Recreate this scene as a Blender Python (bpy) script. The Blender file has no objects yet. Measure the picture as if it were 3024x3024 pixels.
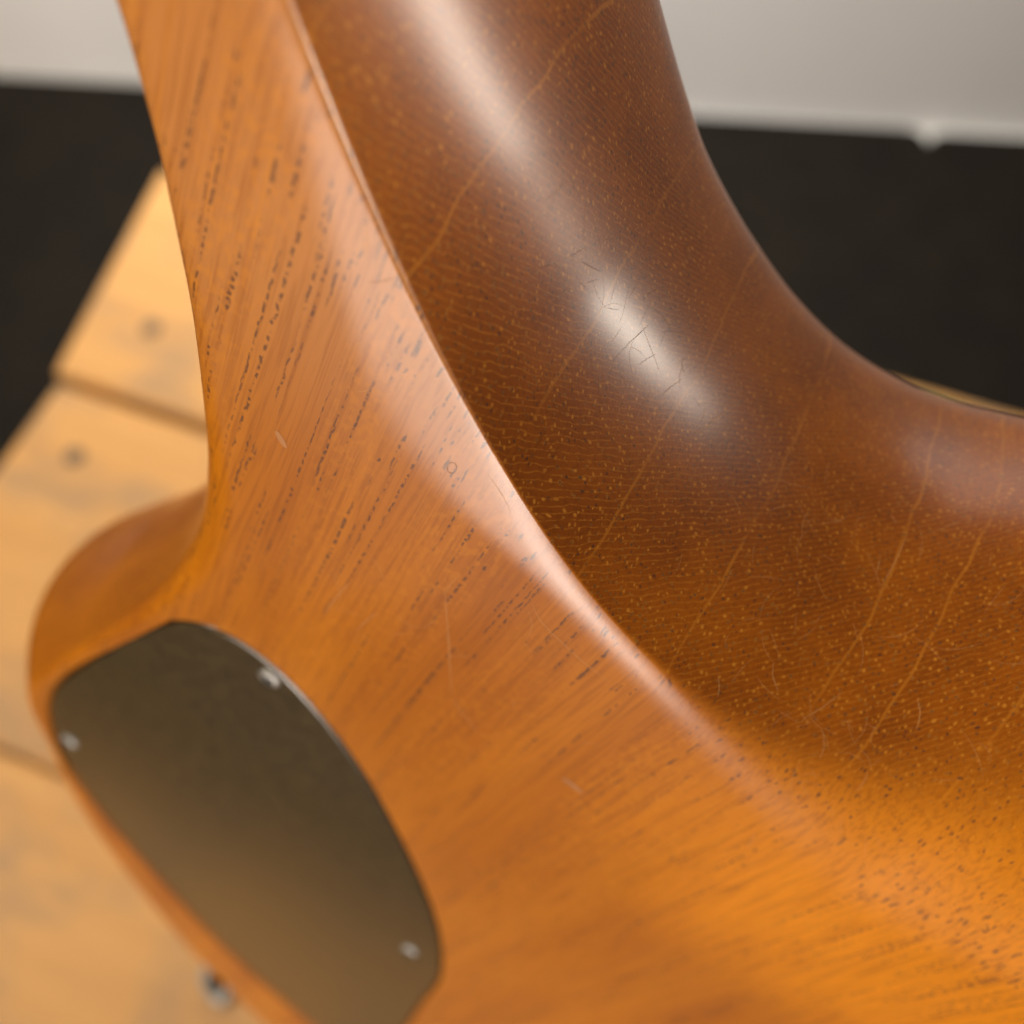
import bpy, bmesh, math, random
from mathutils import Vector, Matrix
from mathutils.geometry import delaunay_2d_cdt

random.seed(7)
scn = bpy.context.scene
COL = scn.collection
CM = 0.01                                     # plans below are written in centimetres

# ------------------------------------------------------------------ camera
cam = bpy.data.cameras.new('camera')
camera = bpy.data.objects.new('camera', cam); COL.objects.link(camera)
camera.location = (0, 0, 0.75)
camera.rotation_euler = (math.radians(90 - 60), 0, 0)
cam.sensor_width = 36; cam.lens = 36.09
cam.clip_start = 0.004; cam.clip_end = 60
cam.dof.use_dof = True
cam.dof.focus_distance = 0.097
cam.dof.aperture_fstop = 13
scn.camera = camera
scn.cycles.max_bounces = 5; scn.cycles.diffuse_bounces = 3; scn.cycles.glossy_bounces = 3
scn.render.resolution_x = scn.render.resolution_y = 1024

# ------------------------------------------------------------------ world, lamps, exposure
w = bpy.data.worlds.new('World'); scn.world = w; w.use_nodes = True
wb = w.node_tree.nodes['Background']
wb.inputs[0].default_value = (1.0, 0.86, 0.70, 1); wb.inputs[1].default_value = 0.09

def area(name, loc, target, size, size_y, power, color, spread=180):
    l = bpy.data.lights.new(name, 'AREA'); l.shape = 'RECTANGLE'
    l.size = size; l.size_y = size_y; l.energy = power; l.color = color
    l.spread = math.radians(spread)
    o = bpy.data.objects.new(name, l); COL.objects.link(o); o.location = loc
    o.rotation_euler = (Vector(target) - Vector(loc)).to_track_quat('-Z', 'Y').to_euler()
    return o
area('tall_lamp', (.62, .072, .769), (0.0, .067, .685), .052, .090, .84, (1.0, .88, .75))
area('sheen_fill', (-.50, -.93, .335), (0.0, .05, .67), .66, .46, 8.2, (1.0, .87, .76))  # added panel standing in for a bright area behind the camera
area('crease_fill', (-.275, -.96, .37), (0.0, .05, .66), .20, .22, 2.6, (1.0, .88, .78))  # added fill, brightens only the rolled strip along the crease
area('side_sheen_fill', (.50, .70, 1.30), (.45, .78, 0), .70, .30, 1.6, (1.0, .97, .93))  # added panel for the grey sheen on the side, also lifts the wall
area('wall_fill', (-.35, .62, 1.25), (.1, .95, .10), .4, .2, 3.2, (1.0, .98, .96), 80)  # added fill to brighten the wall, beam kept off the crate
area('room_lamp', (-.8, .15, 1.5), (-.2, .48, .34), .5, .5, 12.5, (1.0, .87, .70))
sl = bpy.data.lights.new('edge_fill_spot', 'SPOT'); sl.energy = 4.5; sl.color = (1.0, .88, .72)  # added narrow spot that draws the bright line on the horn edge
sl.spot_size = math.radians(9.5); sl.spot_blend = .5; sl.shadow_soft_size = .014
so = bpy.data.objects.new('edge_fill_spot', sl); COL.objects.link(so); so.location = (.23, -.36, .795)
so.rotation_euler = (Vector((-.022, .066, .715)) - so.location).to_track_quat('-Z', 'Y').to_euler()

vs = scn.view_settings
vs.view_transform = 'Standard'; vs.look = 'None'; vs.exposure = 0; vs.gamma = 1
vs.use_curve_mapping = False

# ------------------------------------------------------------------ node helpers
class NT:
    def __init__(s, name):
        s.m = bpy.data.materials.new(name); s.m.use_nodes = True
        s.t = s.m.node_tree; s.bsdf = s.t.nodes['Principled BSDF']
    def n(s, kind, **kw):
        nd = s.t.nodes.new(kind)
        for k, v in kw.items(): setattr(nd, k, v)
        return nd
    def put(s, sock, v):
        if hasattr(v, 'is_output'): s.t.links.new(v, sock)
        elif isinstance(v, (tuple, list)) and len(v) == 3 and sock.type == 'RGBA': sock.default_value = (*v, 1)
        else: sock.default_value = v
    def math(s, op, a, b=0.0, c=0.0, clamp=False):
        nd = s.n('ShaderNodeMath', operation=op, use_clamp=clamp)
        for i, v in enumerate((a, b, c)): s.put(nd.inputs[i], v)
        return nd.outputs[0]
    def mix(s, f, a, b, blend='MIX'):
        nd = s.n('ShaderNodeMix', data_type='RGBA', blend_type=blend)
        s.put(nd.inputs[0], f); s.put(nd.inputs[6], a); s.put(nd.inputs[7], b)
        return nd.outputs[2]
    def ramp(s, v, lo, hi, a=0.0, b=1.0):
        nd = s.n('ShaderNodeMapRange', interpolation_type='SMOOTHSTEP')
        for i, x in enumerate((v, lo, hi, a, b)): s.put(nd.inputs[i], x)
        return nd.outputs[0]
    def vec(s, x, y, z):
        nd = s.n('ShaderNodeCombineXYZ')
        for i, v in enumerate((x, y, z)): s.put(nd.inputs[i], v)
        return nd.outputs[0]
    def noise(s, vec, scale=1, detail=2, rough=0.5, dist=0.0):
        nd = s.n('ShaderNodeTexNoise'); s.put(nd.inputs['Vector'], vec)
        nd.inputs['Scale'].default_value = scale; nd.inputs['Detail'].default_value = detail
        nd.inputs['Roughness'].default_value = rough; nd.inputs['Distortion'].default_value = dist
        return nd.outputs[0]
    def voro(s, vec, scale=1, rnd=1.0, feature='F1', dim='3D'):
        nd = s.n('ShaderNodeTexVoronoi', feature=feature, voronoi_dimensions=dim)
        if dim == '1D': s.put(nd.inputs['W'], vec)
        else: s.put(nd.inputs['Vector'], vec)
        nd.inputs['Scale'].default_value = scale; nd.inputs['Randomness'].default_value = rnd
        return nd
    def obj_mm(s):
        tc = s.n('ShaderNodeTexCoord'); sp = s.n('ShaderNodeSeparateXYZ')
        s.t.links.new(tc.outputs['Object'], sp.inputs[0])
        return [s.math('MULTIPLY', o, 1000.0) for o in sp.outputs]
    def set(s, **kw):
        for k, v in kw.items(): s.put(s.bsdf.inputs[k.replace('_', ' ')], v)
    def bump(s, h, strength, dist):
        nd = s.n('ShaderNodeBump'); nd.inputs['Strength'].default_value = strength
        nd.inputs['Distance'].default_value = dist; s.put(nd.inputs['Height'], h)
        return nd.outputs[0]

# ------------------------------------------------------------------ body wood: a solid 3D timber, grain along local Y
def body_wood():
    M = NT('lacquered_mahogany')
    X, Y, Z = M.obj_mm()
    mul, add, sub = (lambda a, b: M.math('MULTIPLY', a, b)), (lambda a, b: M.math('ADD', a, b)), (lambda a, b: M.math('SUBTRACT', a, b))
    at = M.n('ShaderNodeAttribute', attribute_name='end_grain'); end = at.outputs['Fac']
    lng = sub(1.0, end)
    # one slow noise: fibre wander, colour bands, growth zones (three channels)
    nz = M.n('ShaderNodeTexNoise'); M.put(nz.inputs['Vector'], M.vec(mul(X, .085), mul(Y, .008), mul(Z, .085)))
    nz.inputs['Scale'].default_value = 1; nz.inputs['Detail'].default_value = 2; nz.inputs['Roughness'].default_value = .55
    sp = M.n('ShaderNodeSeparateColor'); M.t.links.new(nz.outputs[1], sp.inputs[0])
    band, wobs, zone = sp.outputs
    wob = mul(sub(wobs, .5), 5.0)
    Xw = add(X, wob); Zw = add(Z, mul(wob, .7))
    # fibre streaks along the grain
    n2 = M.n('ShaderNodeTexNoise'); M.put(n2.inputs['Vector'], M.vec(mul(Xw, 2.1), mul(Y, .07), mul(Zw, 2.1)))
    n2.inputs['Scale'].default_value = 1; n2.inputs['Detail'].default_value = 2; n2.inputs['Roughness'].default_value = .7
    sp2 = M.n('ShaderNodeSeparateColor'); M.t.links.new(n2.outputs[1], sp2.inputs[0])
    streak, fleck, gapn = sp2.outputs
    # short rippled figure, stronger in some bands
    fig = M.noise(M.vec(mul(Xw, 1.2), mul(Y, .75), mul(Zw, 1.2)), 1, 1, .6)
    face = M.mix(M.ramp(band, .3, .7), FACE_A, FACE_B)
    # golden glow by the cutaway painted into the colour; tan towards the horn
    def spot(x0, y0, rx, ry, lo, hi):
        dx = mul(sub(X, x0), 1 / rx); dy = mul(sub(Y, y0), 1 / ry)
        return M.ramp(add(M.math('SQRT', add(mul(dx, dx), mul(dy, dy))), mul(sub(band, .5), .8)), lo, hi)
    glow = spot(72, 30, 42, 34, 1.25, .35)
    face = M.mix(mul(glow, .9), face, FACE_GLOW)
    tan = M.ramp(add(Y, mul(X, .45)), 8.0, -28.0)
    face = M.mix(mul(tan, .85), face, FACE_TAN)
    face = M.mix(mul(M.ramp(streak, .42, .70), .42), face, FACE_DARK)
    face = M.mix(mul(mul(M.ramp(fig, .48, .66), add(M.ramp(wobs, .42, .62), glow)), .26), face, FACE_LITE)
    endc = M.mix(M.ramp(band, .3, .7), END_A, END_B)
    endc = M.mix(mul(M.ramp(fleck, .45, .7), .35), endc, END_DARK)
    # parenchyma bands: thin pale wavy lines that run across, one above the other through the thickness
    zz = add(mul(sub(Z, mul(X, .8)), 1.45), mul(sub(M.noise(M.vec(mul(X, .30), mul(Y, .2), mul(Z, .40)), 1, 2, .6), .5), 1.7))
    saw = M.math('ABSOLUTE', sub(M.math('FRACT', zz), .5))
    line = mul(M.ramp(saw, .17, .02), M.ramp(gapn, .30, .60))
    endc = M.mix(mul(line, .60), endc, END_LINE)
    # pale pores and dark pores share one cell pattern; the cell's own random value says which it is
    jx = mul(sub(fig, .5), .5)
    vp = M.voro(M.vec(mul(add(Xw, jx), 1.5), mul(Zw, 1.5), 0.0), dim='2D')
    dist = vp.outputs['Distance']
    sc = M.n('ShaderNodeSeparateColor'); M.t.links.new(vp.outputs['Color'], sc.inputs[0])
    dot = mul(M.ramp(dist, add(.19, mul(sc.outputs[2], .17)), .10), M.ramp(sc.outputs[0], .15, .80))
    endc = M.mix(M.math('MULTIPLY', mul(dot, add(.38, zone)), .9, 0, True), endc, END_PORE)
    # rays: long pale lines straight through the thickness
    ray = M.voro(add(mul(X, .085), mul(wobs, .24)), 1, 1, 'DISTANCE_TO_EDGE', '1D').outputs['Distance']
    rayl = mul(M.ramp(ray, .019, .006), M.ramp(zone, .28, .60))
    endc = M.mix(mul(rayl, .70), endc, END_LINE)
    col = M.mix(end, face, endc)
    col = M.mix(mul(mul(rayl, lng), .22), col, FACE_LITE)
    # open pores filled dark: beaded dashes on the long grain, dots on the end grain, gathered in growth bands
    clus = M.math('MAXIMUM', M.math('MAXIMUM', mul(spot(70, 27, 15, 12, 1.3, .4), 1.8), spot(-20, -6, 14, 22, 1.3, .4)), spot(13, 13, 9, 9, 1.3, .4))
    core = M.ramp(dist, .27, .13)
    dash = M.noise(M.vec(mul(X, .40), mul(Y, .11), mul(Z, .40)), 1, 2, .75)
    bead = M.ramp(M.noise(M.vec(mul(X, .9), mul(Y, 1.2), mul(Z, .9)), 1, 1), .42, .56)
    bead = M.math('MAXIMUM', bead, mul(end, .7))
    sel = M.ramp(add(add(mul(sc.outputs[1], .6), mul(dash, 1.5)), mul(clus, .30)), 1.06, 1.17)
    pore = mul(mul(core, bead), sel)
    col = M.mix(mul(pore, .72), col, (.055, .026, .018))
    # lacquer: satin, faintly sanded along the grain
    sand = M.noise(M.vec(mul(X, 5.0), mul(Y, .22), mul(Z, 2.5)), 1, 1)
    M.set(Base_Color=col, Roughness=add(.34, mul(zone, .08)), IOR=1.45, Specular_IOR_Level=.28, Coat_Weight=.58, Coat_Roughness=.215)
    nrm = M.bump(sand, .10, .0002)
    M.set(Normal=nrm)
    return M.m
FACE_A, FACE_B, FACE_DARK, FACE_LITE = (.40, .112, .003), (.53, .166, .004), (.23, .056, .002), (.66, .232, .008)
FACE_GLOW, FACE_TAN = (.84, .275, .001), (.46, .185, .045)
END_A, END_B, END_DARK, END_LINE, END_PORE = (.235, .055, .0005), (.345, .088, .0009), (.125, .029, .0004), (.50, .172, .012), (.60, .235, .022)

def crate_wood():
    M = NT('pine_plank')
    X, Y, Z = M.obj_mm()
    oi = M.n('ShaderNodeObjectInfo')
    off = M.math('MULTIPLY', oi.outputs['Random'], 900.0)
    mul = lambda a, b: M.math('MULTIPLY', a, b)
    n1 = M.noise(M.vec(mul(X, .004), mul(M.math('ADD', Y, off), .06), mul(Z, .05)), 1, 4, .6)
    n2 = M.noise(M.vec(mul(X, .02), mul(M.math('ADD', Y, off), .03), mul(Z, .03)), 1, 3)
    c = M.mix(M.ramp(n1, .25, .8), (.74, .395, .125), (.62, .315, .09))
    c = M.mix(mul(M.ramp(n2, .45, .66), .75), c, (.42, .26, .13))
    M.set(Base_Color=c, Roughness=.6, Normal=M.bump(n1, .3, .001))
    return M.m

def simple(name, col, rough, var=.15, scale=.05, **kw):
    M = NT(name); X, Y, Z = M.obj_mm()
    n = M.noise(M.vec(X, Y, Z), scale, 4, .6)
    dark = tuple(v * (1 - var) for v in col); lite = tuple(min(1, v * (1 + var)) for v in col)
    M.set(Base_Color=M.mix(M.ramp(n, .3, .7), dark, lite), Roughness=rough, **kw)
    return M.m

MAT_BODY = body_wood()
MAT_CRATE = crate_wood()
MAT_PLATE = simple('black_satin_plastic', (.056, .037, .013), .23, .25, .4, IOR=1.9)
MAT_STEEL = simple('screw_steel', (.36, .35, .33), .5, .15, 1.0, Metallic=1.0)
MAT_SLOT = simple('dark_recess', (.02, .018, .016), .7)
MAT_BIND = simple('cream_binding', (.62, .48, .14), .4)
MAT_NAIL = simple('rusty_nail', (.20, .14, .09), .6)
MAT_MAT = simple('black_rubber', (.0085, .0058, .0028), .75, .25, .02, Specular_IOR_Level=.2)
MAT_WALL = simple('white_paint', (.90, .885, .865), .7, .02, .004)
MAT_FLOOR = simple('pale_floor', (.72, .70, .66), .6, .04, .01)
MAT_SCRATCH = simple('scratched_lacquer', (.66, .33, .11), .5)
MAT_SCRATCH_D = simple('dark_hairline', (.20, .075, .02), .5)
MAT_SCUFF = simple('rubbed_lacquer', (.43, .17, .042), .5)
MAT_NECK = simple('neck_wood', (.45, .17, .03), .35, .2, .05)

# ------------------------------------------------------------------ object helpers
def link(name, me, mat, parent=None, smooth=True):
    o = bpy.data.objects.new(name, me); COL.objects.link(o)
    if mat and not me.materials: me.materials.append(mat)
    if smooth:
        for p in me.polygons: p.use_smooth = True
    if parent: o.parent = parent
    return o
def tag(o, label=None, cat=None, kind=None, group=None):
    if label: o['label'] = label
    if cat: o['category'] = cat
    if kind: o['kind'] = kind
    if group: o['group'] = group
    return o
def mesh(name, v, f):
    me = bpy.data.meshes.new(name); me.from_pydata(v, [], f); me.update(); return me
def empty(name, M):
    o = bpy.data.objects.new(name, None); COL.objects.link(o); o.matrix_world = M
    o.empty_display_size = .02
    return o
def spline(pts, step, closed=True):
    """Catmull-Rom (centripetal) through rows of numbers; the first two are the plan."""
    n = len(pts); out = []
    rng = range(n) if closed else range(n - 1)
    for i in rng:
        if closed: P = [pts[(i + k - 1) % n] for k in range(4)]
        else: P = [pts[min(max(i + k - 1, 0), n - 1)] for k in range(4)]
        d = math.dist(P[1][:2], P[2][:2]); m = max(2, int(d / step))
        k = [0]
        for j in range(3): k.append(k[-1] + max(math.dist(P[j][:2], P[j + 1][:2]), 1e-4) ** .5)
        for s in range(m):
            t = k[1] + (k[2] - k[1]) * s / m
            L = lambda a, b, ta, tb: [x + (y - x) * (t - ta) / (tb - ta) for x, y in zip(a, b)]
            A1 = L(P[0], P[1], k[0], k[1]); A2 = L(P[1], P[2], k[1], k[2]); A3 = L(P[2], P[3], k[2], k[3])
            B1 = L(A1, A2, k[0], k[2]); B2 = L(A2, A3, k[1], k[3])
            q = L(B1, B2, k[1], k[2])
            u = s / m
            q[2:] = [x + (y - x) * u for x, y in zip(P[1][2:], P[2][2:])]
            out.append(q)
    if not closed: out.append(list(pts[-1]))
    return out
def resample(pts, step, closed=True, relax=6):
    P = spline(pts, step, closed)
    for _ in range(relax):
        n = len(P)
        P = [[(P[i - 1][k] + 2 * P[i][k] + P[(i + 1) % n][k]) / 4 for k in range(len(P[0]))] for i in range(n)]
    return P
def normals_in(P):
    n = len(P); A = sum(P[i - 1][0] * P[i][1] - P[i][0] * P[i - 1][1] for i in range(n))
    s = 1 if A > 0 else -1; N = []
    for i in range(n):
        dx = P[(i + 1) % n][0] - P[i - 1][0]; dy = P[(i + 1) % n][1] - P[i - 1][1]
        l = math.hypot(dx, dy) or 1
        N.append((-dy / l * s, dx / l * s))
    return N

# ------------------------------------------------------------------ setting: floor, wall, mats
def sheet(name, x0, x1, y0, y1, z, mat, kind='structure'):
    o = link(name, mesh(name, [(x0, y0, z), (x1, y0, z), (x1, y1, z), (x0, y1, z)], [(0, 1, 2, 3)]), mat, None, False)
    return tag(o, kind=kind)
fl = sheet('floor', -4, 4, -3, 3, 0, MAT_FLOOR)
wall_ang = math.atan2(-0.0855, 1)
wallM = Matrix.Translation((0, .935, 0)) @ Matrix.Rotation(wall_ang, 4, 'Z')
bm = bmesh.new(); bmesh.ops.create_cube(bm, size=1, matrix=Matrix.Translation((0, .06, 1.25)) @ Matrix.Diagonal((6, .1, 2.6, 1)))
me = bpy.data.meshes.new('wall'); bm.to_mesh(me)
wl = link('wall', me, MAT_WALL, None, False); wl.matrix_world = wallM; tag(wl, kind='structure')

def rounded_rect(x0, x1, y0, y1, rad, seg=6):
    pts = []
    for (cx, cy, a0) in ((x1 - rad, y0 + rad, -90), (x1 - rad, y1 - rad, 0), (x0 + rad, y1 - rad, 90), (x0 + rad, y0 + rad, 180)):
        for k in range(seg + 1):
            a = math.radians(a0 + 90 * k / seg); pts.append((cx + rad * math.cos(a), cy + rad * math.sin(a)))
    return pts
def slab(name, pts, z0, z1, mat, bev=.003):
    bm = bmesh.new()
    vs_ = [bm.verts.new((x, y, z0)) for x, y in pts]; f = bm.faces.new(vs_)
    r = bmesh.ops.extrude_face_region(bm, geom=[f]); top = [v for v in r['geom'] if isinstance(v, bmesh.types.BMVert)]
    for v in top: v.co.z = z1
    bmesh.ops.recalc_face_normals(bm, faces=bm.faces)
    ed = [e for e in bm.edges if all(abs(v.co.z - z1) < 1e-6 for v in e.verts)]
    bmesh.ops.bevel(bm, geom=ed, offset=bev, segments=2, affect='EDGES', profile=.5)
    me = bpy.data.meshes.new(name); bm.to_mesh(me); bm.free()
    return link(name, me, mat, None, False)
m1 = slab('floor_mat', rounded_rect(-1.6, .4398, -1.9, -.003, .022), 0.001, .012, MAT_MAT, .0008); m1.matrix_world = wallM
tag(m1, 'wide black rubber floor mat lying left of the seam by the white wall', 'floor mat', group='black mats along the wall')
m2 = slab('floor_mat', rounded_rect(.440, 1.8, -1.9, -.008, .022), 0.001, .012, MAT_MAT, .0008); m2.matrix_world = wallM
tag(m2, 'black rubber floor mat in the right corner beyond the small pale notch', 'floor mat', group='black mats along the wall')

# ------------------------------------------------------------------ wooden crate
CR = empty('wooden_crate', Matrix.Translation((0, 0, 0)) @ Matrix.Rotation(math.radians(-21), 4, 'Z'))
tag(CR, 'pale pine plank crate with worn nailed top under the guitar', 'crate')
TOP = .340
planks = [  # perpendicular from, to, left end at "to" side, left end at "from" side, right end (cm), lift
    (21.58, 36.1, -35.4, -32.9, 36, .0), (4.27, 21.1, -32.5, -32.1, 36, -.25),
    (-11.5, 4.19, -32.2, -31.9, 36, -.2)]
for (n0, n1, l1, l0, rr, lift) in planks:
    z1 = TOP + lift * CM; z0 = z1 - .016
    pts = [(l0 * CM, n0 * CM), (rr * CM, n0 * CM), (rr * CM, n1 * CM), (l1 * CM, n1 * CM)]
    p = slab('plank', pts, z0, z1, MAT_CRATE, .0035); p.parent = CR
    for nx, ny in ((l0 + 3.2, n0 + 4), (l0 + 2.9, n1 - 3.5), (rr - 2.5, n0 + 3), (rr - 2.5, n1 - 3.2)):
        bm = bmesh.new(); bmesh.ops.create_cone(bm, cap_ends=True, segments=14, radius1=.0052, radius2=.0042, depth=.002,
                              matrix=Matrix.Translation((nx * CM, ny * CM, z1 + .0006)))
        me = bpy.data.meshes.new('nail'); bm.to_mesh(me); bm.free()
        link('nail', me, MAT_NAIL, p, False)
for (n0, n1) in ((-11.0, -9.4), (34.0, 35.6)):
    p = slab('side_board', [(-31.4 * CM, n0 * CM), (35.5 * CM, n0 * CM), (35.5 * CM, n1 * CM), (-31.4 * CM, n1 * CM)], .002, TOP - .0195, MAT_CRATE, .002); p.parent = CR
for (d0, d1) in ((-31.4, -29.8), (33.9, 35.5)):
    p = slab('end_board', [(d0 * CM, -9.3 * CM), (d1 * CM, -9.3 * CM), (d1 * CM, 33.9 * CM), (d0 * CM, 33.9 * CM)], .002, TOP - .0195, MAT_CRATE, .002); p.parent = CR

# ------------------------------------------------------------------ guitar
# local frame: X across the back, Y along the grain towards the tail, Z into the body; back face at Z = 0
gx, gy, gz = Vector((.84580, -.43087, -.31415)), Vector((-.37993, -.07266, -.92215)), Vector((.37453, .89925, -.22603))
GM = Matrix.Identity(4)
for r in range(3):
    GM[r][0], GM[r][1], GM[r][2] = gx[r], gy[r], gz[r]
GM[0][3], GM[1][3], GM[2][3] = 0.0, .0475, .75 - .08227
GT = empty('electric_guitar', GM)
tag(GT, 'amber brown lacquered wooden guitar body with dark cover plate, seen from behind', 'guitar')

T = 5.4
# plan x, y | roll width, roll drop, edge radius, wall bulge, front round
OUT = [
 # left waist edge
 (-6.810, -5.6, .25, .02, .16, .3, 1.0), (-5.810, -4.35, .25, .02, .18, .35, 1.2),
 (-4.620, -2.54, .25, .02, .2, .4, 1.2), (-4.450, -2.26, .25, .02, .2, .4, 1.2), (-4.265, -1.869, .26, .02, .2, .4, 1.2),
 (-4.065, -1.444, .26, .02, .2, .4, 1.2), (-3.850, -.887, .26, .02, .2, .42, 1.2), (-3.675, -.416, .27, .02, .21, .42, 1.2),
 (-3.500, .073, .27, .02, .22, .45, 1.2), (-3.355, .563, .28, .02, .22, .45, 1.2), (-3.200, 1.145, .30, .02, .24, .5, 1.2), (-3.085, 1.712, .36, .03, .32, .5, 1.2),
 # waist into the tail lobe
 (-2.955, 2.414, .46, .05, .42, .55, 2.4), (-2.89, 3.158, .52, .05, .46, .45, 2.4), (-2.90, 3.966, .5, .05, .42, .4, 2.4), (-3.07, 5.038, .34, .03, .27, .25, 2.6),
 (-3.44, 6.29, .24, .02, .17, .28, 2.8), (-4.08, 8.076, .16, .01, .12, .42, 3.0), (-4.60, 9.571, .14, .01, .1, .75, 3.0), (-4.86, 10.622, .12, .01, .09, 1.05, 3.0),
 # tail
 (-4.84, 11.444, .12, .01, .09, 1.0, 3.0), (-4.42, 12.669, .14, .01, .1, .7, 2.4), (-3.83, 14.603, .3, .02, .12, .4, 2.4), (-2.66, 16.955, .4, .02, .15, .3, 2.4),
 (-1.22, 19.199, .4, .02, .15, .3, 2.4), (.08, 20.983, .4, .02, .15, .3, 2.4), (1.44, 22.44, .4, .02, .15, .3, 2.4), (2.55, 23.6, .4, .02, .15, .3, 2.4),
 (5.5, 25.2, .5, .04, .2, .3, 1.3), (10, 26.6, .5, .04, .2, .3, 1.3), (16, 26.6, .5, .04, .2, .3, 1.3), (22, 24.5, .5, .04, .2, .3, 1.3),
 (26.5, 20, .5, .04, .2, .3, 1.3), (27.5, 14, .5, .04, .2, .3, 1.3), (25.5, 8, .5, .04, .2, .3, 1.3), (24.5, 3, .5, .04, .2, .3, 1.3),
 (26, -3, .5, .04, .2, .3, 1.3), (27, -8, .4, .04, .2, .3, 1.2), (25, -10, .4, .04, .2, .3, 1.2), (22.6, -6, .4, .04, .2, .3, 1.2),
 (20.5, -1.5, .4, .04, .2, .3, 1.2), (18.4, -2.0, .4, .04, .2, .3, 1.2), (17.6, -5.5, .4, .04, .2, .1, 1.0), (16.6, -7, .4, .04, .2, .1, 1.0),
 (12.6, -7, .4, .04, .2, .1, 1.0), (11.9, -5.5, .4, .04, .2, .4, 1.0), (11.4, -2.6, .8, .1, .4, 1.4, 1.2), (10.4, -.4, 1.4, .3, .9, 2.6, 1.3), (8.6, .75, 1.6, .4, 1.1, 3.3, 1.3),
 # cutaway edge, right to left
 (7.170, 1.085, 1.7, .42, 1.15, 3.0, 1.3), (6.370, 1.165, 1.7, .40, 1.15, 2.9, 1.3), (5.570, 1.200, 1.7, .37, 1.1, 2.62, 1.3), (4.770, 1.211, 1.3, .28, .75, 2.25, 1.3),
 (3.970, 1.199, 1.0, .21, .50, 1.92, 1.3), (3.370, 1.153, .75, .15, .30, 1.74, 1.3), (2.770, 1.062, .56, .105, .16, 1.61, 1.3), (2.170, 0.919, .47, .085, .05, 1.5, 1.3),
 (1.570, 0.715, .44, .08, .025, 1.42, 1.3), (0.970, 0.447, .45, .085, .02, 1.34, 1.3), (0.370, 0.112, .6, .10, .02, 1.27, 1.3), (-0.230, -0.292, .9, .11, .022, 1.18, 1.3),
 (-0.830, -0.763, 1.0, .10, .03, 1.09, 1.3), (-1.430, -1.297, .85, .08, .045, 1.06, 1.3), (-2.030, -1.889, .7, .06, .065, 1.03, 1.3), (-2.630, -2.533, .5, .04, .075, .97, 1.3),
 (-3.230, -3.218, .4, .03, .075, .93, 1.3), (-3.930, -4.015, .35, .03, .05, .9, 1.3), (-4.830, -4.915, .28, .02, .06, .7, 1.2), (-5.730, -5.665, .25, .02, .08, .4, 1.1), (-6.430, -5.965, .25, .02, .1, .25, 1.0)]
PLATE = [(-4.525, 10.751), (-4.427, 9.939), (-4.018, 8.612), (-3.541, 7.222), (-3.106, 6.129), (-2.674, 5.423), (-2.251, 5.092), (-1.738, 5.073), (-1.123, 5.299),
 (-.363, 5.833), (.478, 6.632), (1.322, 7.679), (2.254, 8.952), (3.193, 10.494), (3.85, 11.978), (4.18, 13.0), (4.379, 14.427), (4.75, 16.6), (5.0, 18.6), (5.0, 20.4), (4.6, 21.2), (3.8, 21.15),
 (2.9, 20.6), (1.893, 19.893), (.205, 18.5), (-1.484, 16.65), (-2.825, 15.05), (-3.911, 13.4), (-4.381, 12.1)]
SCREWS = [(-1.322, 5.60), (-4.03, 11.95), (3.25, 12.25), (4.2, 20.3)]

def hole_loop(grow):
    P = resample(PLATE, .16, True, 12); N = normals_in(P)
    return [(p[0] - n[0] * grow, p[1] - n[1] * grow) for p, n in zip(P, N)]

def profile(wd, dr, rd, bu, rf):
    """Section of the edge as (inset, depth): roll of the back, edge, convex side, front round."""
    yF = T - rf
    roll = lambda i: dr * (1 - i / wd) ** 2                       # depth of the rolled back at inset i
    c = (0.0, dr)
    lean = math.atan2(bu, yF - dr) * 1.9
    L = .36 * math.hypot(bu, yF - dr)
    b1 = (c[0] - L * math.sin(lean), c[1] + L * math.cos(lean)); b2 = (-bu, yF - L); b3 = (-bu, yF)
    bz = lambda u: tuple((1-u)**3*c[k] + 3*u*(1-u)**2*b1[k] + 3*u*u*(1-u)*b2[k] + u**3*b3[k] for k in (0, 1))
    out = [(wd + .06, 0.0)]
    K = 10
    for k in range(K + 1):
        i = wd + (rd - wd) * k / K; out.append((i, roll(i)))
    us = min(.45, rd / math.hypot(bu, yF - dr))                   # where the side takes over from the edge round
    p0, p2 = (rd, roll(rd)), bz(us)
    s0 = 2 * dr / wd * (1 - rd / wd)                              # slope there
    e = .001; q = bz(us + e); tx, ty = q[0] - p2[0], q[1] - p2[1]
    # the tangents of both ends meet in the control point
    den = -1 * -ty - s0 * -tx
    aa = ((p2[0] - p0[0]) * -ty - (p2[1] - p0[1]) * -tx) / den
    p1 = (p0[0] - aa, p0[1] + s0 * aa) if 0 < aa < 3 * rd else c
    for k in range(1, 10):
        u = k / 10; out.append(tuple((1-u)**2*p0[j] + 2*u*(1-u)*p1[j] + u*u*p2[j] for j in (0, 1)))
    for k in range(0, 19):
        out.append(bz(us + (1 - us) * k / 18))
    for k in range(1, 11):
        a = math.pi / 2 * k / 10; out.append((-bu + rf * (1 - math.cos(a)), yF + rf * math.sin(a)))
    return out

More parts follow.
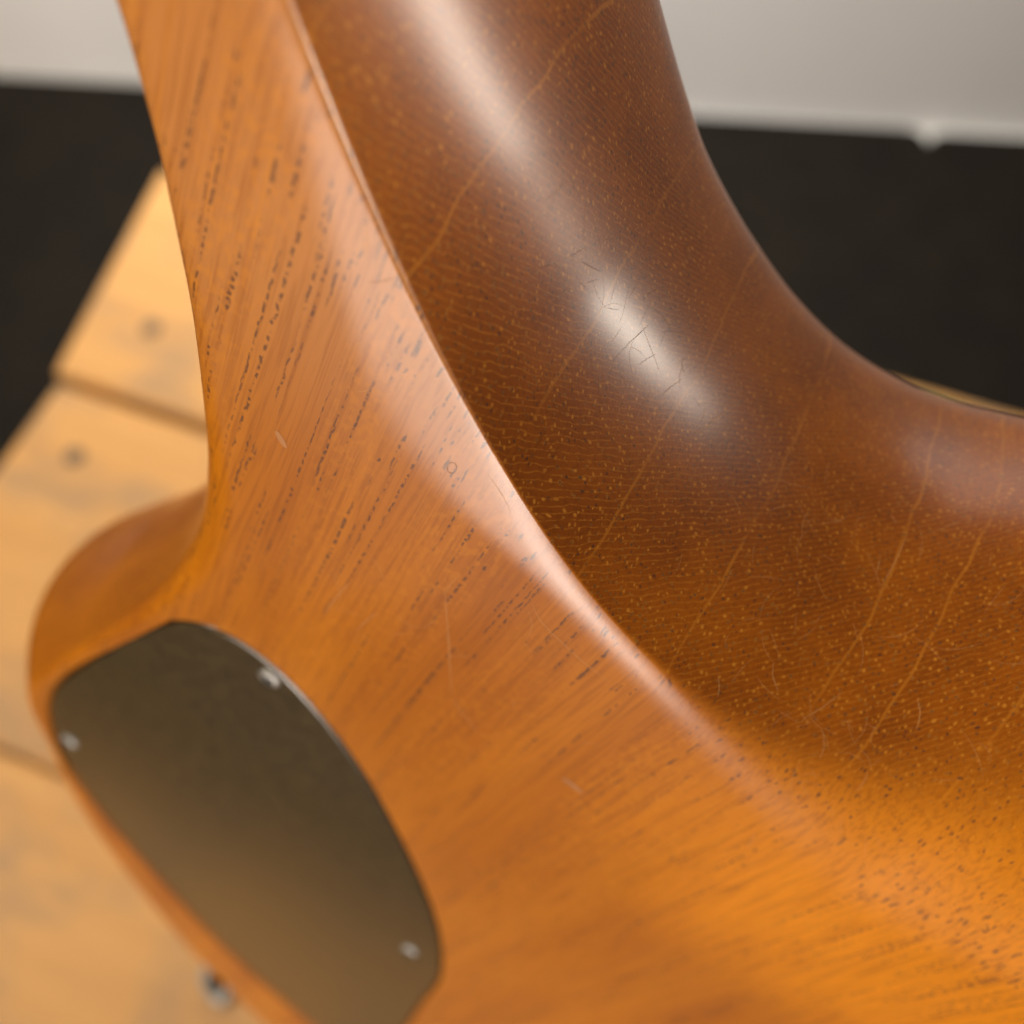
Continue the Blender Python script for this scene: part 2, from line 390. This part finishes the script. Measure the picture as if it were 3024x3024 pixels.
def build_body():
    P = resample(OUT, .09, True, 6)
    P = [p for i, p in enumerate(P)]
    NI = normals_in(P)
    # smooth the plan normals a little
    for _ in range(40):
        n = len(NI)
        NI = [((NI[i-1][0] + 2*NI[i][0] + NI[(i+1) % n][0]) / 4, (NI[i-1][1] + 2*NI[i][1] + NI[(i+1) % n][1]) / 4) for i in range(n)]
    rows = []
    for (x, y, wd, dr, rd, bu, rf), (nx, ny) in zip(P, NI):
        prof = profile(wd, dr, rd, bu, rf)
        rows.append([(x + nx * i, y + ny * i, z) for i, z in prof])
    n, m = len(rows), len(rows[0])
    V = [v for r in rows for v in r]; F = []
    for i in range(n):
        j = (i + 1) % n
        for k in range(m - 1):
            F.append((i*m + k, i*m + k + 1, j*m + k + 1, j*m + k))
    # back cap with the cover recess cut out
    outer = [rows[i][0][:2] for i in range(n)]
    hole = hole_loop(.09); hn = len(hole)
    pts = [Vector(p) for p in outer] + [Vector(p) for p in hole]
    ed = [(i, (i + 1) % n) for i in range(n)] + [(n + i, n + (i + 1) % hn) for i in range(hn)]
    rv, _, rfaces, ov, _, _ = delaunay_2d_cdt(pts, ed, [], 0, 1e-6, True)
    def inside(x, y, L):
        c = False
        for i in range(len(L)):
            (x1, y1), (x2, y2) = L[i - 1], L[i]
            if (y1 > y) != (y2 > y) and x < (x2 - x1) * (y - y1) / (y2 - y1) + x1: c = not c
        return c
    def keep(f):
        cx = sum(rv[a][0] for a in f) / 3; cy = sum(rv[a][1] for a in f) / 3
        return inside(cx, cy, outer) and not inside(cx, cy, hole)
    rfaces = [f for f in rfaces if keep(f)]
    base = len(V); idx = {}
    for a, co in enumerate(rv):
        src = ov[a]
        if src and src[0] < n: idx[a] = src[0] * m
        else: idx[a] = len(V); V.append((co[0], co[1], 0.0))
    hidx = {}
    for a in range(len(rv)):
        for s in ov[a]:
            if s >= n: hidx[s - n] = idx[a]
    for f in rfaces: F.append(tuple(idx[a] for a in f))
    # recess rim and ledge
    prev = [hidx[i] for i in range(hn)]
    for grow, z in ((.045, .012), (.012, .045), (0.0, .09), (0.0, .36)):
        L = hole_loop(grow); cur = []
        for p in L: cur.append(len(V)); V.append((p[0], p[1], z))
        for i in range(hn):
            j = (i + 1) % hn; F.append((prev[i], prev[j], cur[j], cur[i]))
        prev = cur
    F.append(tuple(prev))
    # front cap
    fr = [rows[i][m - 1][:2] for i in range(n)]
    rv, _, ff, ov, _, _ = delaunay_2d_cdt([Vector(p) for p in fr], [(i, (i + 1) % n) for i in range(n)], [], 0, 1e-6, True)
    for f in ff:
        cx = sum(rv[a][0] for a in f) / 3; cy = sum(rv[a][1] for a in f) / 3
        if inside(cx, cy, fr) and all(ov[a] for a in f): F.append(tuple(ov[a][0] * m + m - 1 for a in f))
    me = mesh('body', [tuple(c * CM for c in v) for v in V], F)
    bm = bmesh.new(); bm.from_mesh(me); bmesh.ops.recalc_face_normals(bm, faces=bm.faces); bm.to_mesh(me); bm.free()
    at = me.attributes.new('end_grain', 'FLOAT', 'POINT')
    # end grain fades in where the cut runs across the fibres
    for v in me.vertices:
        k = abs(v.normal.y)
        u = min(max((k - .34) / .36, 0), 1); at.data[v.index].value = u * u * (3 - 2 * u)
    return me
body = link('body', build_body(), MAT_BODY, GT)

def build_plate():
    V = []; F = []; prev = None
    for grow, z in ((-.035, .30), (-.035, .07), (-.05, .045), (-.085, .03)):
        L = hole_loop(grow); cur = []
        for p in L: cur.append(len(V)); V.append((p[0] * CM, p[1] * CM, z * CM))
        if prev:
            for i in range(len(L)): j = (i + 1) % len(L); F.append((prev[i], prev[j], cur[j], cur[i]))
        prev = cur
    F.append(tuple(prev))
    me = mesh('cover_plate', V, F)
    bm = bmesh.new(); bm.from_mesh(me); bmesh.ops.recalc_face_normals(bm, faces=bm.faces)
    for f in bm.faces:
        f.smooth = len(f.verts) == 4
    big = max(bm.faces, key=lambda f: f.calc_area())
    if big.normal.z > 0: bmesh.ops.reverse_faces(bm, faces=bm.faces)
    bm.to_mesh(me); bm.free()
    return me
plate = link('cover_plate', build_plate(), MAT_PLATE, GT, False)
plate['label'] = 'dark satin control cover set into the wood'

def lathe(name, prof, seg=28):
    V = []; F = []
    for r, z in prof:
        for k in range(seg):
            a = 2 * math.pi * k / seg; V.append((r * math.cos(a), r * math.sin(a), z))
    for i in range(len(prof) - 1):
        for k in range(seg):
            l = (k + 1) % seg; F.append((i*seg + k, i*seg + l, (i+1)*seg + l, (i+1)*seg + k))
    F.append(tuple(range(seg))); F.append(tuple((len(prof)-1)*seg + k for k in range(seg)))
    me = mesh(name, V, F)
    bm = bmesh.new(); bm.from_mesh(me); bmesh.ops.recalc_face_normals(bm, faces=bm.faces); bm.to_mesh(me); bm.free()
    return me
screw_me = lathe('screw', [(.0018, .0012), (.0018, .0001), (.0017, -.0002), (.0013, -.0004), (.0008, -.0005), (.0003, -.00052)])
eye = link('eyelet', lathe('eyelet', [(.0062, 0), (.0062, .0012), (.0054, .0024), (.0042, .0026), (.0030, .0016), (.0026, 0)]), MAT_STEEL, CR)
eye.location = (-.1140, -.0030, TOP - .0002); eye.rotation_euler.z = math.radians(-32); eye.scale = (1.35, .8, 1)
bm = bmesh.new()
for sx, sy in ((.0018, .0005), (.0005, .0018)):
    bmesh.ops.create_cube(bm, size=1, matrix=Matrix.Translation((0, 0, -.00045)) @ Matrix.Diagonal((sx, sy, .0005, 1)))
slot_me = bpy.data.meshes.new('cross_slot'); bm.to_mesh(slot_me); bm.free()
for i, (x, y) in enumerate(SCREWS):
    s = link('screw', screw_me, MAT_STEEL, plate); s.location = (x * CM, y * CM, .0003); s.rotation_euler.z = .5 + i * 1.1
    link('cross_slot', slot_me, MAT_SLOT, s, False)

# thin cream line of the front binding that shows past the cutaway
P = spline([(3.25, .36), (3.59, .236), (3.874, .080), (4.283, -.043), (4.614, -.143), (4.896, -.235), (5.21, -.30), (5.7, -.42)], .08, False)
V = []; F = []; n = len(P)
for i, p in enumerate(P):
    a_, b_ = P[max(i-1, 0)], P[min(i+1, n-1)]; dx, dy = b_[0]-a_[0], b_[1]-a_[1]; l = math.hypot(dx, dy)
    nx, ny = -dy / l, dx / l
    V += [((p[0] + nx*o_) * CM, (p[1] + ny*o_) * CM, z_ * CM) for o_, z_ in ((.0, 5.1), (0, 5.56), (.04, 5.62), (.5, 5.62), (.5, 5.1))]
for i in range(n - 1):
    for k in range(5): F.append((i*5 + k, i*5 + (k+1) % 5, i*5 + 5 + (k+1) % 5, i*5 + 5 + k))
F += [tuple(range(5)), tuple((n-1)*5 + k for k in range(5))]
bd = link('front_trim', mesh('front_trim', V, F), MAT_BIND, GT, False)
bd['label'] = 'thin cream yellow trim on the front edge'

# neck stub carrying on out of view
V = []; F = []; prof = [(12.0, 1.6), (12.2, .9), (13.0, .45), (14.4, .3), (15.8, .45), (16.6, .9), (16.8, 1.6), (16.8, 2.9), (12.0, 2.9)]
for yy in (-6.6, -20, -45):
    k = 1 if yy > -10 else (.97 if yy > -30 else .9)
    V += [((14.4 + (px - 14.4) * k) * CM, yy * CM, pz * CM + .01) for px, pz in prof]
q = len(prof)
for i in range(2):
    for k in range(q): F.append((i*q + k, i*q + (k+1) % q, (i+1)*q + (k+1) % q, (i+1)*q + k))
F.append(tuple(range(q))); F.append(tuple(2*q + k for k in range(q)))
link('neck', mesh('neck', V, F), MAT_NECK, GT, False)

# scratches and dents in the lacquer, as points on the surface (cm)
from mathutils.bvhtree import BVHTree
BV = BVHTree.FromPolygons([v.co.copy() for v in body.data.vertices], [tuple(p.vertices) for p in body.data.polygons])
def scratch(name, pts, width, mat, taper=.85):
    P = [Vector(p[:3]) * CM for p in spline([tuple(p) for p in pts], .03, False)]
    n = len(P); V = []; F = []
    for i, p in enumerate(P):
        a_, b_ = P[max(i - 1, 0)], P[min(i + 1, n - 1)]
        co, nr, idx, _ = BV.find_nearest(p)
        if nr.dot(body.data.polygons[idx].normal) < 0: nr = -nr
        side = (b_ - a_).cross(nr).normalized()
        wv = width * CM * (1 - abs(2 * i / max(n - 1, 1) - 1) ** 2 * taper) / 2
        q = co + nr * .00003
        V += [tuple(q - side * wv), tuple(q + side * wv)]
    for i in range(n - 1): F.append((2*i, 2*i + 1, 2*i + 3, 2*i + 2))
    return link(name, mesh(name, V, F), mat, body, False)
SCR_PALE = [[[0.703,1.034,0.018],[0.863,1.193,0.011],[1.047,1.282,0.011],[1.263,1.353,0.013],[1.51,1.431,0.016],[1.868,1.493,0.025]],[[-0.122,1.589,-0.001],[0.236,2.37,-0.001],[0.518,3.017,-0.001],[0.698,3.437,-0.002]],[[0.715,3.479,-0.002],[0.978,3.687,-0.002],[1.295,3.887,-0.002]],[[-1.087,3.398,-0.001],[-1.056,2.956,-0.001],[-1.001,2.486,-0.001]],[[-0.662,3.314,-0.001],[-0.625,3.02,-0.001],[-0.567,2.722,-0.001]],[[-0.361,2.547,-0.001],[-0.279,2.584,-0.001],[-0.199,2.595,-0.001]],[[-2.259,-2.013,0.036],[-2.208,-1.914,0.035],[-2.174,-1.801,0.03],[-2.116,-1.685,0.027]],[[3.526,-0.469,2.49],[3.585,-0.456,2.445],[3.623,-0.448,2.414]],[[2.841,1.059,0.259],[2.793,0.973,0.324],[2.72,0.905,0.382]],[[4.181,1.205,0.429],[4.128,1.083,0.516],[4.025,0.99,0.583]],[[4.736,1.298,0.402],[4.727,1.173,0.484],[4.684,1.072,0.553]],[[3.753,1.016,0.523],[3.866,0.853,0.696],[3.964,0.678,0.889]],[[3.783,-0.042,1.771],[3.785,-0.239,2.035],[3.767,-0.45,2.359]],[[1.27,-0.494,1.97],[1.349,-0.542,2.126],[1.414,-0.584,2.261]],[[1.172,-0.429,1.771],[1.237,-0.468,1.895],[1.326,-0.512,2.047]],[[3.372,0.879,0.594],[3.23,0.798,0.672],[3.165,0.721,0.768]],[[4.837,0.592,0.927],[4.773,0.469,1.039],[4.66,0.381,1.133]]]
SCR_DARK = [[[-2.056,-1.45,0.018],[-1.994,-1.481,0.025],[-1.932,-1.534,0.034],[-1.857,-1.624,0.05]],[[-0.845,-1.554,1.545],[-0.801,-1.571,1.654],[-0.757,-1.594,1.775]],[[-0.726,-1.512,1.656],[-0.603,-1.464,1.758],[-0.489,-1.428,1.862]],[[-0.574,-1.377,1.622],[-0.535,-1.382,1.694],[-0.5,-1.388,1.761]],[[0.071,-0.959,1.678],[0.13,-1.012,1.857],[0.19,-1.078,2.071]],[[0.355,-1.017,2.145],[0.468,-1.012,2.27],[0.569,-1.016,2.403]],[[0.711,-0.867,2.219],[0.695,-0.845,2.154],[0.724,-0.809,2.109],[0.791,-0.77,2.094]],[[0.655,-0.645,1.715],[0.703,-0.701,1.869],[0.774,-0.747,2.03]],[[-0.29,-1.206,1.696],[-0.215,-1.191,1.771],[-0.157,-1.187,1.844]],[[0.292,-0.84,1.706],[0.346,-0.878,1.842],[0.399,-0.898,1.943]]]
SCUFF = [[[2.399,3.729,-0.002],[2.558,3.755,-0.002],[2.727,3.786,-0.002]],[[-2.339,0.848,-0.0],[-2.267,0.924,-0.0],[-2.186,1.003,-0.0]]]
DENT = [[[-0.649,-0.077,0.036],[-0.641,-0.036,0.034],[-0.651,0.001,0.03],[-0.674,0.019,0.026],[-0.702,0.012,0.025],[-0.724,-0.018,0.026],[-0.732,-0.059,0.028],[-0.722,-0.095,0.032],[-0.699,-0.114,0.035],[-0.671,-0.107,0.037],[-0.649,-0.077,0.036]]]
for p in SCR_PALE: scratch('scratch', p, .0055, MAT_SCRATCH)
for p in SCR_DARK: scratch('scratch', p, .0035, MAT_SCRATCH_D)
for p in SCUFF: scratch('scuff', p, .075, MAT_SCUFF, .8)
for p in DENT: scratch('dent', p, .004, MAT_SCRATCH_D, 0)

# a haze of hairline scratches, too fine to pick apart
def fine_scratches(spots, mat, width):
    V = []; F = []
    for (cx, cy, cz, spread, count, ang, fan) in spots:
        for _ in range(count):
            c = Vector((cx + random.gauss(0, spread), cy + random.gauss(0, spread), cz + random.gauss(0, spread * .8))) * CM
            co, nr, idx, _d = BV.find_nearest(c)
            nr = body.data.polygons[idx].normal.copy()
            t1 = nr.orthogonal().normalized(); t2 = nr.cross(t1)
            a = math.radians(random.gauss(ang, fan)); d = t1 * math.cos(a) + t2 * math.sin(a)
            ln = random.uniform(.12, .6) * CM; bend = random.gauss(0, .12); n = 7; base = len(V)
            sd = d.cross(nr)
            for i in range(n):
                u = i / (n - 1) - .5
                p, pn, pi, _d = BV.find_nearest(co + d * (u * ln) + sd * (bend * ln * (u * u * 4)))
                pn = body.data.polygons[pi].normal
                w_ = width * CM * (1 - (2 * u) ** 2 * .85) / 2; q = p + pn * .000025
                V.extend([tuple(q - sd * w_), tuple(q + sd * w_)])
            for i in range(n - 1): F.append((base + 2*i, base + 2*i + 1, base + 2*i + 3, base + 2*i + 2))
    o = link('fine_scratches', mesh('fine_scratches', V, F), mat, body, False); o['kind'] = 'stuff'
fine_scratches([(.1, -1.05, 1.8, .6, 26, 60, 60), (-.9, -1.7, 1.5, .5, 18, 60, 50)], MAT_SCRATCH_D, .0018)
fine_scratches([(4.3, .9, .6, .7, 40, 20, 60), (2.1, -.1, 1.7, .8, 35, 60, 60), (-.1, 2.4, 0, 1.3, 30, 40, 70), (4.4, -.2, 1.9, .8, 20, 0, 80)], MAT_SCRATCH, .0028)
